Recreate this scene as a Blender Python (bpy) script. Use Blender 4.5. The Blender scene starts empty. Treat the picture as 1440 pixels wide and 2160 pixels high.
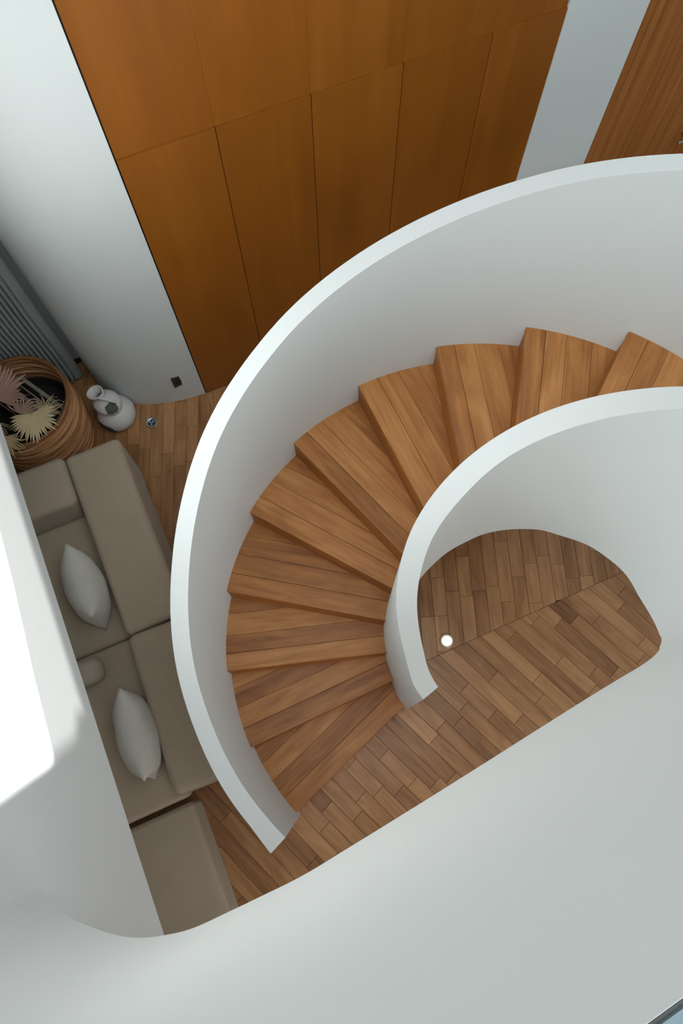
import bpy, bmesh, math, random
from mathutils import Vector, Matrix
random.seed(7)
R = math.radians
COL = bpy.context.scene.collection
SC = bpy.context.scene

# ------------------------------------------------------------------ room frame
# the panelled wall runs along T, the sofa wall along S (both horizontal, metres)
AL = 0.400862
T = Vector((math.cos(AL), math.sin(AL), 0))
S = Vector((math.sin(AL), -math.cos(AL), 0))
def st(s, t, z=0.0):
    v = S * s + T * t
    return Vector((v.x, v.y, z))
CX, CY = 0.67527, 0.57533            # axis of the spiral stair
def pol(a, r, z=0.0):
    a = R(a)
    return Vector((CX + r * math.cos(a), CY + r * math.sin(a), z))

# ------------------------------------------------------------------ camera
cd = bpy.data.cameras.new('camera'); cam = bpy.data.objects.new('camera', cd); COL.objects.link(cam)
Rt = Vector((0.99992546, -0.01161701, -0.0037588))
Up = Vector((0.01221, 0.95136513, 0.30782351))
Fw = Vector((0.0, 0.30784646, -0.95143605))
cam.matrix_world = Matrix(((Rt.x, Up.x, -Fw.x, 0), (Rt.y, Up.y, -Fw.y, 0), (Rt.z, Up.z, -Fw.z, 4.53062), (0, 0, 0, 1)))
cd.sensor_fit = 'VERTICAL'; cd.sensor_height = 36.0; cd.lens = 1533.86 / 2160 * 36.0
cd.clip_start = 0.02; cd.clip_end = 100
SC.camera = cam

# ------------------------------------------------------------------ light
w = bpy.data.worlds.new('sky'); SC.world = w; w.use_nodes = True
w.node_tree.nodes['Background'].inputs[0].default_value = (0.62, 0.78, 1.0, 1)
w.node_tree.nodes['Background'].inputs[1].default_value = 1.0

def area(name, loc, target, sx, sy, power, col):
    l = bpy.data.lights.new(name, 'AREA'); l.shape = 'RECTANGLE'; l.size = sx; l.size_y = sy
    l.energy = power; l.color = col
    o = bpy.data.objects.new(name, l); COL.objects.link(o); o.location = loc
    o.rotation_euler = (Vector(target) - Vector(loc)).to_track_quat('-Z', 'Y').to_euler()
    return o
area('skylight_lamp', st(0.2, 0.9, 5.9), st(0.0, 0.8, 0), 2.6, 2.6, 76, (0.86, 0.965, 1.0))
area('window_lamp', st(2.3, 2.4, 5.3), st(-2.5, 2.3, 1.6), 1.8, 1.2, 22, (0.74, 0.92, 1.0))
area('ground_fill_lamp', st(2.7, 0.6, 1.35), st(-2.5, 0.0, 0.3), 2.8, 1.7, 32, (1.0, 0.98, 0.95))  # added fill to brighten the ground floor, no window behind it

sun = bpy.data.lights.new('sun', 'SUN'); sun.energy = 18; sun.angle = R(0.7); sun.color = (1.0, 0.98, 0.95)
so = bpy.data.objects.new('sun', sun); COL.objects.link(so); so.location = st(-1.5, 6, 7)
SUNV = S * 0.12 - T * 1.0 + Vector((0, 0, -0.55))
so.rotation_euler = SUNV.to_track_quat('-Z', 'Y').to_euler()

SC.view_settings.view_transform = 'Standard'; SC.view_settings.look = 'None'
SC.view_settings.exposure = 0.30; SC.view_settings.gamma = 1.0; SC.view_settings.use_curve_mapping = False
SC.cycles.max_bounces = 12; SC.cycles.diffuse_bounces = 8; SC.cycles.use_denoising = True
SC.cycles.sample_clamp_indirect = 6

# ------------------------------------------------------------------ materials
def lin(c):
    f = lambda x: (x / 12.92) if x <= 0.04045 else ((x + 0.055) / 1.055) ** 2.4
    return tuple(f(x / 255.0) for x in c) + (1.0,)
def new_mat(name):
    m = bpy.data.materials.new(name); m.use_nodes = True
    nt = m.node_tree; b = nt.nodes['Principled BSDF']
    return m, nt, b
def link(nt, a, b): nt.links.new(a, b)
def node(nt, typ, **kw):
    n = nt.nodes.new(typ)
    for k, v in kw.items(): setattr(n, k, v)
    return n
def plain(name, col, rough=0.6, metal=0.0, spec=0.5, bump=0.0, bscale=200.0, var=0.0):
    m, nt, b = new_mat(name)
    b.inputs['Base Color'].default_value = lin(col); b.inputs['Roughness'].default_value = rough
    b.inputs['Metallic'].default_value = metal; b.inputs['Specular IOR Level'].default_value = spec
    tc = node(nt, 'ShaderNodeTexCoord')
    nz = node(nt, 'ShaderNodeTexNoise'); nz.inputs['Scale'].default_value = bscale; nz.inputs['Detail'].default_value = 3
    link(nt, tc.outputs['Object'], nz.inputs['Vector'])
    if bump > 0:
        bp = node(nt, 'ShaderNodeBump'); bp.inputs['Strength'].default_value = bump; bp.inputs['Distance'].default_value = 0.004
        link(nt, nz.outputs['Fac'], bp.inputs['Height']); link(nt, bp.outputs['Normal'], b.inputs['Normal'])
    if var > 0:
        n2 = node(nt, 'ShaderNodeTexNoise'); n2.inputs['Scale'].default_value = bscale * 0.13
        link(nt, tc.outputs['Object'], n2.inputs['Vector'])
        mx = node(nt, 'ShaderNodeMix', data_type='RGBA')
        c = lin(col); mx.inputs[6].default_value = tuple(x * (1 - var) for x in c[:3]) + (1,); mx.inputs[7].default_value = tuple(min(1, x * (1 + var)) for x in c[:3]) + (1,)
        link(nt, n2.outputs['Fac'], mx.inputs[0]); link(nt, mx.outputs[2], b.inputs['Base Color'])
    return m
def wood(name, dark, mid, light, rough=0.42, spec=0.4, gu=1.6, gv=26.0, tintamt=0.55, bump=0.15, coords='UV', grain=0.85):
    """grain runs along u; the face attribute tint (0..1) shifts each piece"""
    m, nt, b = new_mat(name)
    tc = node(nt, 'ShaderNodeTexCoord'); mp = node(nt, 'ShaderNodeMapping')
    mp.inputs['Scale'].default_value = (gu, gv, gv)
    link(nt, tc.outputs[coords], mp.inputs['Vector'])
    n1 = node(nt, 'ShaderNodeTexNoise'); n1.inputs['Scale'].default_value = 1.0; n1.inputs['Detail'].default_value = 7
    n1.inputs['Roughness'].default_value = 0.62; n1.inputs['Distortion'].default_value = 0.9
    link(nt, mp.outputs['Vector'], n1.inputs['Vector'])
    mp2 = node(nt, 'ShaderNodeMapping'); mp2.inputs['Scale'].default_value = (gu * 1.4, gv * 0.28, gv * 0.28)
    link(nt, tc.outputs[coords], mp2.inputs['Vector'])
    n2 = node(nt, 'ShaderNodeTexNoise'); n2.inputs['Scale'].default_value = 1.0; n2.inputs['Detail'].default_value = 4
    n2.inputs['Distortion'].default_value = 1.6
    link(nt, mp2.outputs['Vector'], n2.inputs['Vector'])
    at = node(nt, 'ShaderNodeAttribute', attribute_name='tint')
    a1 = node(nt, 'ShaderNodeMath', operation='MULTIPLY'); a1.inputs[1].default_value = tintamt; link(nt, at.outputs['Fac'], a1.inputs[0])
    a2 = node(nt, 'ShaderNodeMath', operation='MULTIPLY_ADD'); a2.inputs[1].default_value = grain; link(nt, n1.outputs['Fac'], a2.inputs[0]); link(nt, a1.outputs[0], a2.inputs[2])
    a3 = node(nt, 'ShaderNodeMath', operation='MULTIPLY_ADD'); a3.inputs[1].default_value = grain * 0.8; link(nt, n2.outputs['Fac'], a3.inputs[0]); link(nt, a2.outputs[0], a3.inputs[2])
    a4 = node(nt, 'ShaderNodeMath', operation='SUBTRACT'); a4.inputs[1].default_value = grain * 0.9 - 0.5 + tintamt * 0.5; link(nt, a3.outputs[0], a4.inputs[0])
    cr = node(nt, 'ShaderNodeValToRGB'); link(nt, a4.outputs[0], cr.inputs['Fac'])
    e = cr.color_ramp.elements
    e[0].position = 0.12; e[0].color = lin(dark); e[1].position = 0.88; e[1].color = lin(light)
    k = cr.color_ramp.elements.new(0.5); k.color = lin(mid)
    link(nt, cr.outputs['Color'], b.inputs['Base Color'])
    b.inputs['Roughness'].default_value = rough; b.inputs['Specular IOR Level'].default_value = spec
    bp = node(nt, 'ShaderNodeBump'); bp.inputs['Strength'].default_value = bump; bp.inputs['Distance'].default_value = 0.002
    link(nt, n1.outputs['Fac'], bp.inputs['Height']); link(nt, bp.outputs['Normal'], b.inputs['Normal'])
    return m
PLASTER = plain('white_plaster', (211, 215, 215), 0.88, spec=0.25, bump=0.03, bscale=60)
CEIL = plain('ceiling_paint', (235, 236, 235), 0.9, spec=0.2)
STEP = wood('oiled_teak_stair', (120, 72, 34), (166, 108, 56), (196, 140, 84), rough=0.45, tintamt=0.28)
RISER = wood('oiled_teak_riser', (112, 64, 26), (154, 94, 42), (178, 120, 62), rough=0.5, tintamt=0.3)
FLOORM = wood('teak_parquet', (122, 80, 46), (166, 118, 76), (196, 148, 102), rough=0.36, spec=0.45, tintamt=0.42)
BED = plain('dark_joint', (46, 27, 14), 0.8)
PANEL = wood('orange_veneer', (116, 63, 12), (140, 80, 19), (162, 98, 32), rough=0.38, spec=0.45, gu=0.5, gv=7.0, tintamt=0.25, bump=0.02, grain=0.6)
FLUTE = wood('fluted_teak', (134, 80, 34), (168, 106, 52), (192, 134, 78), rough=0.5, gu=0.8, gv=60, tintamt=0.3, grain=0.6)
CHROME = plain('brushed_chrome', (205, 208, 210), 0.25, metal=1.0, bscale=50)
DARK = plain('black_plastic', (18, 18, 20), 0.5)
BRONZE = plain('dark_bronze_plate', (70, 62, 58), 0.4, metal=0.6)
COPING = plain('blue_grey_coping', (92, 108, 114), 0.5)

def fabric(name, col, scale=420.0, rough=0.95, depth=0.35, var=0.06):
    m, nt, b = new_mat(name)
    tc = node(nt, 'ShaderNodeTexCoord')
    wv = node(nt, 'ShaderNodeTexWave', wave_type='BANDS', bands_direction='DIAGONAL'); wv.inputs['Scale'].default_value = scale / 6.0
    wv.inputs['Distortion'].default_value = 1.0; wv.inputs['Detail'].default_value = 2
    link(nt, tc.outputs['Object'], wv.inputs['Vector'])
    nz = node(nt, 'ShaderNodeTexNoise'); nz.inputs['Scale'].default_value = 9; nz.inputs['Detail'].default_value = 4
    link(nt, tc.outputs['Object'], nz.inputs['Vector'])
    ad = node(nt, 'ShaderNodeMath', operation='MULTIPLY_ADD'); ad.inputs[1].default_value = 0.5
    link(nt, wv.outputs['Fac'], ad.inputs[0]); link(nt, nz.outputs['Fac'], ad.inputs[2])
    mx = node(nt, 'ShaderNodeMix', data_type='RGBA'); c = lin(col)
    mx.inputs[6].default_value = tuple(x * (1 - var) for x in c[:3]) + (1,); mx.inputs[7].default_value = tuple(x * (1 + var) for x in c[:3]) + (1,)
    link(nt, ad.outputs[0], mx.inputs[0]); link(nt, mx.outputs[2], b.inputs['Base Color'])
    b.inputs['Roughness'].default_value = rough; b.inputs['Specular IOR Level'].default_value = 0.15
    b.inputs['Sheen Weight'].default_value = 0.15
    bp = node(nt, 'ShaderNodeBump'); bp.inputs['Strength'].default_value = depth; bp.inputs['Distance'].default_value = 0.0015
    link(nt, wv.outputs['Fac'], bp.inputs['Height']); link(nt, bp.outputs['Normal'], b.inputs['Normal'])
    return m
SOFAF = fabric('taupe_weave', (172, 156, 137))
PILLF = fabric('pale_ribbed_weave', (204, 200, 192), scale=560, depth=0.5)
CURTF = fabric('grey_linen', (150, 156, 152), scale=500)

# ------------------------------------------------------------------ mesh helpers
def mesh_obj(name, verts, faces, mat, parent=None, loc=(0, 0, 0), smooth=False, sharp=35, tint=None, uv=None):
    me = bpy.data.meshes.new(name); me.from_pydata([tuple(v) for v in verts], [], faces); me.update()
    bm = bmesh.new(); bm.from_mesh(me); bmesh.ops.recalc_face_normals(bm, faces=bm.faces); bm.to_mesh(me); bm.free()
    if mat: me.materials.append(mat)
    if uv is not None:
        ul = me.uv_layers.new(name='UVMap')
        for lp in me.loops: ul.data[lp.index].uv = uv(me.vertices[lp.vertex_index].co)
    if tint is not None:
        at = me.attributes.new('tint', 'FLOAT', 'FACE')
        for i in range(len(me.polygons)): at.data[i].value = tint if not callable(tint) else tint(i)
    if smooth:
        for p in me.polygons: p.use_smooth = True
        me.set_sharp_from_angle(angle=R(sharp))
    o = bpy.data.objects.new(name, me); COL.objects.link(o); o.location = loc
    if parent: o.parent = parent
    return o
def tag(o, label=None, cat=None, group=None, kind=None):
    if label: o['label'] = label
    if cat: o['category'] = cat
    if group: o['group'] = group
    if kind: o['kind'] = kind
    return o
def empty(name, loc=(0, 0, 0)):
    o = bpy.data.objects.new(name, None); COL.objects.link(o); o.location = loc; o.empty_display_size = 0.1
    return o
def box_vf(x0, x1, y0, y1, z0, z1):
    v = [(x, y, z) for x in (x0, x1) for y in (y0, y1) for z in (z0, z1)]
    f = [(0, 1, 3, 2), (4, 6, 7, 5), (0, 4, 5, 1), (2, 3, 7, 6), (0, 2, 6, 4), (1, 5, 7, 3)]
    return v, f
def st_box(name, s0, s1, t0, t1, z0, z1, mat, parent=None, tint=None, grain='z', origin=None):
    """box aligned with the room, origin at its centre foot"""
    c = Vector(((s0 + s1) / 2, (t0 + t1) / 2, z0))
    v, f = box_vf(s0 - c.x, s1 - c.x, t0 - c.y, t1 - c.y, 0, z1 - z0)
    rnd = random.uniform(0, 50)
    uv = None
    if tint is not None:
        uv = (lambda co: (co.z + rnd, co.y + co.x + rnd)) if grain == 'z' else (lambda co: (co.y + rnd, co.z + co.x + rnd))
    o = mesh_obj(name, v, f, mat, None, tint=tint, uv=uv)
    p = st(c.x, c.y, z0)
    o.matrix_world = Matrix(((S.x, T.x, 0, p.x), (S.y, T.y, 0, p.y), (0, 0, 1, p.z), (0, 0, 0, 1)))
    # S x T points down for this frame, so mirror-safe: use a proper rotation instead
    o.matrix_world = Matrix.Translation(p) @ Matrix.Rotation(AL, 4, 'Z')
    # local x -> T, local y -> -S : rebuild verts for that frame
    for vv in o.data.vertices:
        s_, t_ = vv.co.x, vv.co.y
        vv.co.x, vv.co.y = t_, -s_
    o.data.update()
    bm = bmesh.new(); bm.from_mesh(o.data); bmesh.ops.recalc_face_normals(bm, faces=bm.faces); bm.to_mesh(o.data); bm.free()
    if parent:
        o.parent = parent
        o.matrix_parent_inverse = parent.matrix_basis.inverted()
    return o
def clip(poly, px, py, nx, ny):
    """keep the part of a 2-d polygon where (p - (px,py)).n >= 0"""
    out = []
    for i in range(len(poly)):
        a, b = poly[i], poly[(i + 1) % len(poly)]
        da = (a[0] - px) * nx + (a[1] - py) * ny; db = (b[0] - px) * nx + (b[1] - py) * ny
        if da >= 0: out.append(a)
        if (da > 0 and db < 0) or (da < 0 and db > 0):
            k = da / (da - db); out.append((a[0] + (b[0] - a[0]) * k, a[1] + (b[1] - a[1]) * k))
    return out
def parea(p):
    return 0.5 * sum(p[i][0] * p[(i + 1) % len(p)][1] - p[(i + 1) % len(p)][0] * p[i][1] for i in range(len(p)))
def inset(poly, d):
    n = len(poly); res = []
    for i in range(n):
        p0, p1, p2 = Vector(poly[i - 1]), Vector(poly[i]), Vector(poly[(i + 1) % n])
        e1, e2 = (p1 - p0), (p2 - p1)
        if e1.length < 1e-9 or e2.length < 1e-9: res.append(tuple(p1)); continue
        e1.normalize(); e2.normalize()
        n1, n2 = Vector((-e1.y, e1.x)), Vector((-e2.y, e2.x))
        m = n1 + n2
        if m.length < 1e-6: res.append(tuple(p1)); continue
        m.normalize(); k = d / max(0.35, m.dot(n1))
        q = p1 + m * k; res.append((q.x, q.y))
    return res
def clean(poly, e=1e-4):
    out = []
    for p in poly:
        if not out or math.hypot(p[0] - out[-1][0], p[1] - out[-1][1]) > e: out.append(p)
    if len(out) > 1 and math.hypot(out[0][0] - out[-1][0], out[0][1] - out[-1][1]) <= e: out.pop()
    return out
def prism_vf(poly, z0, z1, bev=0.0012, off=0):
    poly = clean(poly)
    if parea(poly) < 0: poly = poly[::-1]
    n = len(poly)
    if bev > 0:
        tp = inset(poly, bev)
        v = [(p[0], p[1], z0) for p in poly] + [(p[0], p[1], z1 - bev) for p in poly] + [(p[0], p[1], z1) for p in tp]
        rings = 3
    else:
        v = [(p[0], p[1], z0) for p in poly] + [(p[0], p[1], z1) for p in poly]; rings = 2
    f = [tuple(off + i for i in range(n - 1, -1, -1)), tuple(off + (rings - 1) * n + i for i in range(n))]
    for r_ in range(rings - 1):
        for i in range(n):
            j = (i + 1) % n
            f.append((off + r_ * n + i, off + r_ * n + j, off + (r_ + 1) * n + j, off + (r_ + 1) * n + i))
    return v, f
def prism(name, poly, z0, z1, mat, parent=None, bev=0.0012, ang=0.0, tint=0.5, label=None):
    poly = clean(poly)
    if len(poly) < 3 or abs(parea(poly)) < 2e-5: return None
    cx = sum(p[0] for p in poly) / len(poly); cy = sum(p[1] for p in poly) / len(poly)
    loc = [(p[0] - cx, p[1] - cy) for p in poly]
    v, f = prism_vf(loc, 0, z1 - z0, bev)
    ca, sa = math.cos(ang), math.sin(ang); ru, rv = random.uniform(0, 90), random.uniform(0, 90)
    uv = lambda co: (co.x * ca + co.y * sa + ru, -co.x * sa + co.y * ca + co.z + rv)
    return mesh_obj(name, v, f, mat, parent, (cx, cy, z0), tint=tint, uv=uv)

def interp(tab, x):
    """piecewise-cubic (Catmull-Rom) table lookup, tab sorted by x"""
    if x <= tab[0][0]: return tab[0][1]
    if x >= tab[-1][0]: return tab[-1][1]
    for i in range(len(tab) - 1):
        if tab[i][0] <= x <= tab[i + 1][0]:
            x0, y0 = tab[i]; x1, y1 = tab[i + 1]; h = x1 - x0; u = (x - x0) / h
            m0 = (y1 - tab[i - 1][1]) / (x1 - tab[i - 1][0]) if i > 0 else (y1 - y0) / h
            m1 = (tab[i + 2][1] - y0) / (tab[i + 2][0] - x0) if i + 2 < len(tab) else (y1 - y0) / h
            return (2*u**3-3*u**2+1)*y0 + (u**3-2*u**2+u)*h*m0 + (-2*u**3+3*u**2)*y1 + (u**3-u**2)*h*m1
def crom(pts, n=8):
    out = []
    P = [2 * Vector(pts[0]) - Vector(pts[1])] + [Vector(p) for p in pts] + [2 * Vector(pts[-1]) - Vector(pts[-2])]
    for i in range(1, len(P) - 2):
        for k in range(n):
            u = k / n
            out.append(0.5 * ((2 * P[i]) + (P[i+1] - P[i-1]) * u + (2*P[i-1] - 5*P[i] + 4*P[i+1] - P[i+2]) * u*u + (-P[i-1] + 3*P[i] - 3*P[i+1] + P[i+2]) * u**3))
    out.append(P[-2]); return out

# ================================================================== SETTING
def struct(o): o['kind'] = 'structure'; return o
# ---- ground floor: chevron parquet, each board its own piece
floor = struct(st_box('floor', -3.3, 3.0, -1.9, 4.2, -0.12, -0.008, BED))
SEAM = -0.262
boards = []
def lay(zone_clip, ang, wdt, s_rng, t_rng, seed):
    rg = random.Random(seed)
    ca, sa = math.cos(R(ang)), math.sin(R(ang)); u = (ca, sa); v = (-sa, ca)
    cs = [st(s, t) for s in s_rng for t in t_rng]
    us = [c.x * u[0] + c.y * u[1] for c in cs]; vs = [c.x * v[0] + c.y * v[1] for c in cs]
    y = math.floor(min(vs) / wdt) * wdt
    while y < max(vs):
        x = min(us) - rg.uniform(0, 0.5)
        while x < max(us):
            L = rg.choice([0.24, 0.32, 0.42, 0.5, 0.6]) * rg.uniform(0.9, 1.1)
            g = 0.0008
            q = [(x + g, y + g), (x + L - g, y + g), (x + L - g, y + wdt - g), (x + g, y + wdt - g)]
            p = [(a * u[0] + b * v[0], a * u[1] + b * v[1]) for a, b in q]
            for c in zone_clip: p = clip(p, *c)
            p = clean(p)
            if len(p) >= 3 and abs(parea(p)) > 3e-4:
                boards.append((p, R(ang), rg.random()))
            x += L
        y += wdt
sm = st(SEAM, 0)
def lim(s0, s1, t0, t1):
    a, b = st(s0, 0), st(s1, 0); c, d = st(0, t0), st(0, t1)
    return [(a.x, a.y, S.x, S.y), (b.x, b.y, -S.x, -S.y), (c.x, c.y, T.x, T.y), (d.x, d.y, -T.x, -T.y)]
lay(lim(-2.52, SEAM - 0.001, 0.06, 2.15), -87.6, 0.086, (-2.6, SEAM), (-0.6, 2.2), 3)
lay(lim(-3.1, SEAM - 0.001, -1.88, 0.0595), -87.6, 0.080, (-3.2, SEAM), (-1.9, 0.1), 4)
lay(lim(SEAM + 0.001, 2.9, -1.88, 3.0), -44.2, 0.088, (SEAM, 2.9), (-1.9, 3.0), 5)
def seen(p):
    x = sum(q[0] for q in p) / len(p); y = sum(q[1] for q in p) / len(p)
    v = Vector((x, y, 0)); s, t = v.dot(S), v.dot(T)
    r = math.hypot(x - CX, y - CY); a = math.degrees(math.atan2(y - CY, x - CX)) % 360
    if s < SEAM and t < -0.50: return 9
    if t < -0.97 or s > 0.85: return 9
    if 0.5 < r < 1.33 and 60 < a < 222: return 5           # under the stair
    if -0.6 < t < 2.1 and -1.0 < s < 0.75 and r < 1.1: return 0
    if t < 0.4: return 1
    if s < -1.6 and t > 0.3: return 7
    return 3
boards.sort(key=lambda b: seen(b[0]))
for p, a, tn in boards[:298]:
    prism('floorboard', p, -0.008, 0.0, FLOORM, floor, 0.0010, a, tn)
for o in list(floor.children): o.matrix_parent_inverse = floor.matrix_basis.inverted()
rv, rf, rt, ruv = [], [], [], []
for p, a, tn in boards[298:]:
    v, f = prism_vf(p, -0.008, 0.0, 0.0, len(rv)); rv += v; rf += f; rt += [tn] * len(f); ruv += [a] * len(v)
rest = mesh_obj('floorboard_field', rv, rf, FLOORM, floor, tint=lambda i: rt[i])
ul = rest.data.uv_layers.new(name='UVMap')
for lp in rest.data.loops:
    co = rest.data.vertices[lp.vertex_index].co; a = ruv[lp.vertex_index]
    ul.data[lp.index].uv = (co.x * math.cos(a) + co.y * math.sin(a), -co.x * math.sin(a) + co.y * math.cos(a))
rest.matrix_parent_inverse = floor.matrix_basis.inverted(); rest['kind'] = 'stuff'

# ---- outer shell
WT = -2.5186                                     # plane of the panelled wall
struct(st_box('wall_back', WT - 0.2, WT - 0.022, 0.06, 4.2, 0, 6.0, PLASTER))
struct(st_box('wall_right', WT, 3.0, 4.0, 4.2, 0, 4.5, PLASTER))
struct(st_box('wall_behind', 2.8, 3.0, -1.9, 4.2, -0.12, 6.0, PLASTER))
struct(st_box('wall_niche', -3.3, 3.0, -1.9, -1.78, 0, 1.9, PLASTER))
struct(st_box('wall_curtain_side', -3.3, -3.14, -1.9, 0.06, 0, 6.0, PLASTER))
struct(st_box('ceiling', -3.3, 3.0, -1.9, 4.2, 6.0, 6.15, CEIL))
# high window in the right wall: the sun comes through it onto the wall above the sofa
def sz_prism(name, pts, t0, t1, mat, parent=None):
    """upright slab: outline in (s, z), thickness along the panelled wall's direction"""
    c = st(pts[0][0], t0, 0); n_ = len(pts)
    v_ = [st(a_, t0, z_) - c for a_, z_ in pts] + [st(a_, t1, z_) - c for a_, z_ in pts]
    f_ = [tuple(range(n_)), tuple(range(2 * n_ - 1, n_ - 1, -1))] + [(i_, (i_ + 1) % n_, n_ + (i_ + 1) % n_, n_ + i_) for i_ in range(n_)]
    o_ = mesh_obj(name, v_, f_, mat, None, c)
    if parent: o_.parent = parent; o_.matrix_parent_inverse = parent.matrix_basis.inverted()
    return o_
struct(sz_prism('wall_right_window_side', [(-1.05, 4.5), (-1.05, 4.58), (-0.96, 4.68), (-0.88, 4.99), (-0.67, 6.0), (3.0, 6.0), (3.0, 4.5)], 4.0, 4.2, PLASTER))  # unseen; opening edge slanted to trim the sun patch
win = struct(st_box('window_1', WT, -1.05, 4.08, 4.12, 4.5, 4.56, CHROME))
m_, nt_, b_ = new_mat('sun_dimming_sheet')
tr = node(nt_, 'ShaderNodeBsdfTransparent'); tr.inputs[0].default_value = (0.33, 0.33, 0.33, 1)
link(nt_, tr.outputs[0], nt_.nodes['Material Output'].inputs['Surface'])
sz_prism('sun_dimming_pane', [(WT, 4.56), (-1.05, 4.56), (-0.96, 4.68), (-0.88, 4.995), (-1.15, 4.965), (-1.5, 4.90), (WT, 4.78)], 4.095, 4.105, m_, win)  # unseen sheet added to dim part of the sunbeam into a fainter band

# white wall above the sofa niche
wl = struct(st_box('wall_left', -3.14, 2.8, -1.0, -0.793, 1.78, 6.0, PLASTER))
struct(st_box('wall_left_niche_ceiling', -3.14, 2.8, -1.78, -1.0, 1.78, 1.9, PLASTER))

# ---- panelled wall: big veneer sheets
pw = struct(st_box('wall_panelling', WT - 0.022, WT - 0.014, 0.056, 2.2135, 0, 6.0, BED))
PWID, ZJ = 0.44349, 2.0886
for i in range(5):
    t0 = 0.0608 + i * PWID; t1 = t0 + PWID
    st_box('veneer_panel', WT - 0.014, WT, t0 + (0.004 if i == 0 else 0.0018), t1 - 0.0018, 0.006, ZJ, PANEL, pw, tint=random.uniform(0.35, 0.65))
    st_box('veneer_panel', WT - 0.014, WT - 0.008, t0 + (0.004 if i == 0 else 0.0004), t1 - 0.0004, ZJ + 0.002, 4.15, PANEL, pw, tint=random.uniform(0.45, 0.6))
    st_box('veneer_panel', WT - 0.014, WT - 0.008, t0 + 0.0007, t1 - 0.0007, 4.156, 5.99, PANEL, pw, tint=random.uniform(0.4, 0.7))
# white pier between panels and fluted door
struct(st_box('wall_pier', WT - 0.022, WT + 0.004, 2.2145, 2.6955, 0, 6.0, PLASTER))
struct(st_box('wall_over_door', WT - 0.022, WT + 0.004, 2.6965, 4.0, 2.42, 6.0, PLASTER))
# fluted timber door
door = struct(st_box('door_1', WT - 0.02, WT - 0.006, 2.698, 3.62, 0.005, 2.41, FLUTE, tint=0.4))
fv, ff, ft = [], [], []
n_fl = 96; pitch = (3.62 - 2.70) / n_fl
for i in range(n_fl):
    t0 = 2.70 + i * pitch
    b = len(fv)
    prof = [(0.08, 0.0), (0.2, 0.0045), (0.5, 0.0065), (0.8, 0.0045), (0.92, 0.0)]
    for z in (0.01, 2.40):
        for (q, h) in prof:
            pnt = st(WT - 0.006 + h, t0 + q * pitch, z); fv.append(pnt)
    for k in range(4): ff.append((b + k, b + k + 1, b + 5 + k + 1, b + 5 + k)); 
    tt = random.random(); ft += [tt] * 4
fl = mesh_obj('flute_strips', fv, ff, FLUTE, door, tint=lambda i: ft[i], uv=lambda co: (co.z, co.x * 1.0 + co.y * 1.0))
fl.matrix_parent_inverse = door.matrix_basis.inverted(); fl['kind'] = 'stuff'
def tube(name, pts, r, mat, parent=None, seg=10, closed=False, rr=None, smooth=True):
    pts = [Vector(p) for p in pts]; n = len(pts); vs, fs = [], []
    prev = None
    for i, p in enumerate(pts):
        if closed: d = pts[(i + 1) % n] - pts[i - 1]
        else: d = pts[min(i + 1, n - 1)] - pts[max(i - 1, 0)]
        d.normalize()
        if prev is None:
            a = Vector((0, 0, 1)) if abs(d.z) < 0.9 else Vector((1, 0, 0)); x = d.cross(a).normalized()
        else: x = (prev - d * prev.dot(d)).normalized()
        prev = x; y = d.cross(x)
        rad = rr[i] if rr else r
        for k in range(seg):
            th = 2 * math.pi * k / seg; vs.append(p + (x * math.cos(th) + y * math.sin(th)) * rad)
    m = n if closed else n - 1
    for i in range(m):
        for k in range(seg):
            j = (i + 1) % n; k2 = (k + 1) % seg
            fs.append((i * seg + k, i * seg + k2, j * seg + k2, j * seg + k))
    if not closed:
        fs.append(tuple(range(seg - 1, -1, -1))); fs.append(tuple((n - 1) * seg + k for k in range(seg)))
    return mesh_obj(name, vs, fs, mat, parent, smooth=smooth, sharp=50)
hz = 0.905; ht = 3.375
hd = tube('door_handle', [st(WT, ht + 0.05, hz), st(WT + 0.055, ht + 0.05, hz), st(WT + 0.06, ht + 0.02, hz), st(WT + 0.06, ht - 0.02 - 0.0, hz)], 0.008, CHROME, door)
hd.matrix_parent_inverse = door.matrix_basis.inverted()

# ---- curved white wall at the left
cw_pts = [(-2.5186, 0.0575), (-2.5265, -0.03), (-2.538, -0.122), (-2.569, -0.249), (-2.615, -0.371), (-2.695, -0.482), (-2.80, -0.567), (-2.92, -0.61), (-3.04, -0.628), (-3.14, -0.63)]
cw = crom([Vector((a, b)) for a, b in cw_pts], 8)
v, f = [], []
ring = [st(p.x, p.y) for p in cw] + [st(-3.14, 0.0575)]
n = len(ring)
for z in (0, 6.0): v += [(p.x, p.y, z) for p in ring]
for i in range(n): f.append((i, (i + 1) % n, n + (i + 1) % n, n + i))
f += [tuple(range(n)), tuple(range(n, 2 * n))]
wc = struct(mesh_obj('wall_curved', v, f, PLASTER, smooth=True, sharp=40))

# ---- upper landing: curved-in-plan void edge, slab and parapet wall
ZB, ZL, ZT = 2.60, 2.89, 4.067
edge_px = [(-0.731, -0.308), (-0.700, -0.339), (-0.650, -0.377), (-0.561, -0.409), (-0.491, -0.420), (-0.426, -0.415), (-0.361, -0.401), (-0.277, -0.367), (-0.199, -0.334), (-0.102, -0.291), (0.02, -0.225), (0.251, -0.0955)]
TA = 29.16 - 90
tp = pol(TA, 0.376)
ld = (Vector((tp.x, tp.y)) - Vector((0.251, -0.0955))).normalized()
edge = [st(-0.10, -0.7935).xy.to_tuple(), ] + edge_px + [tuple(Vector((tp.x, tp.y)) - ld * q) for q in (0.4, 0.2, 0.12, 0.07, 0.035)] + [(tp.x, tp.y)]
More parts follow.
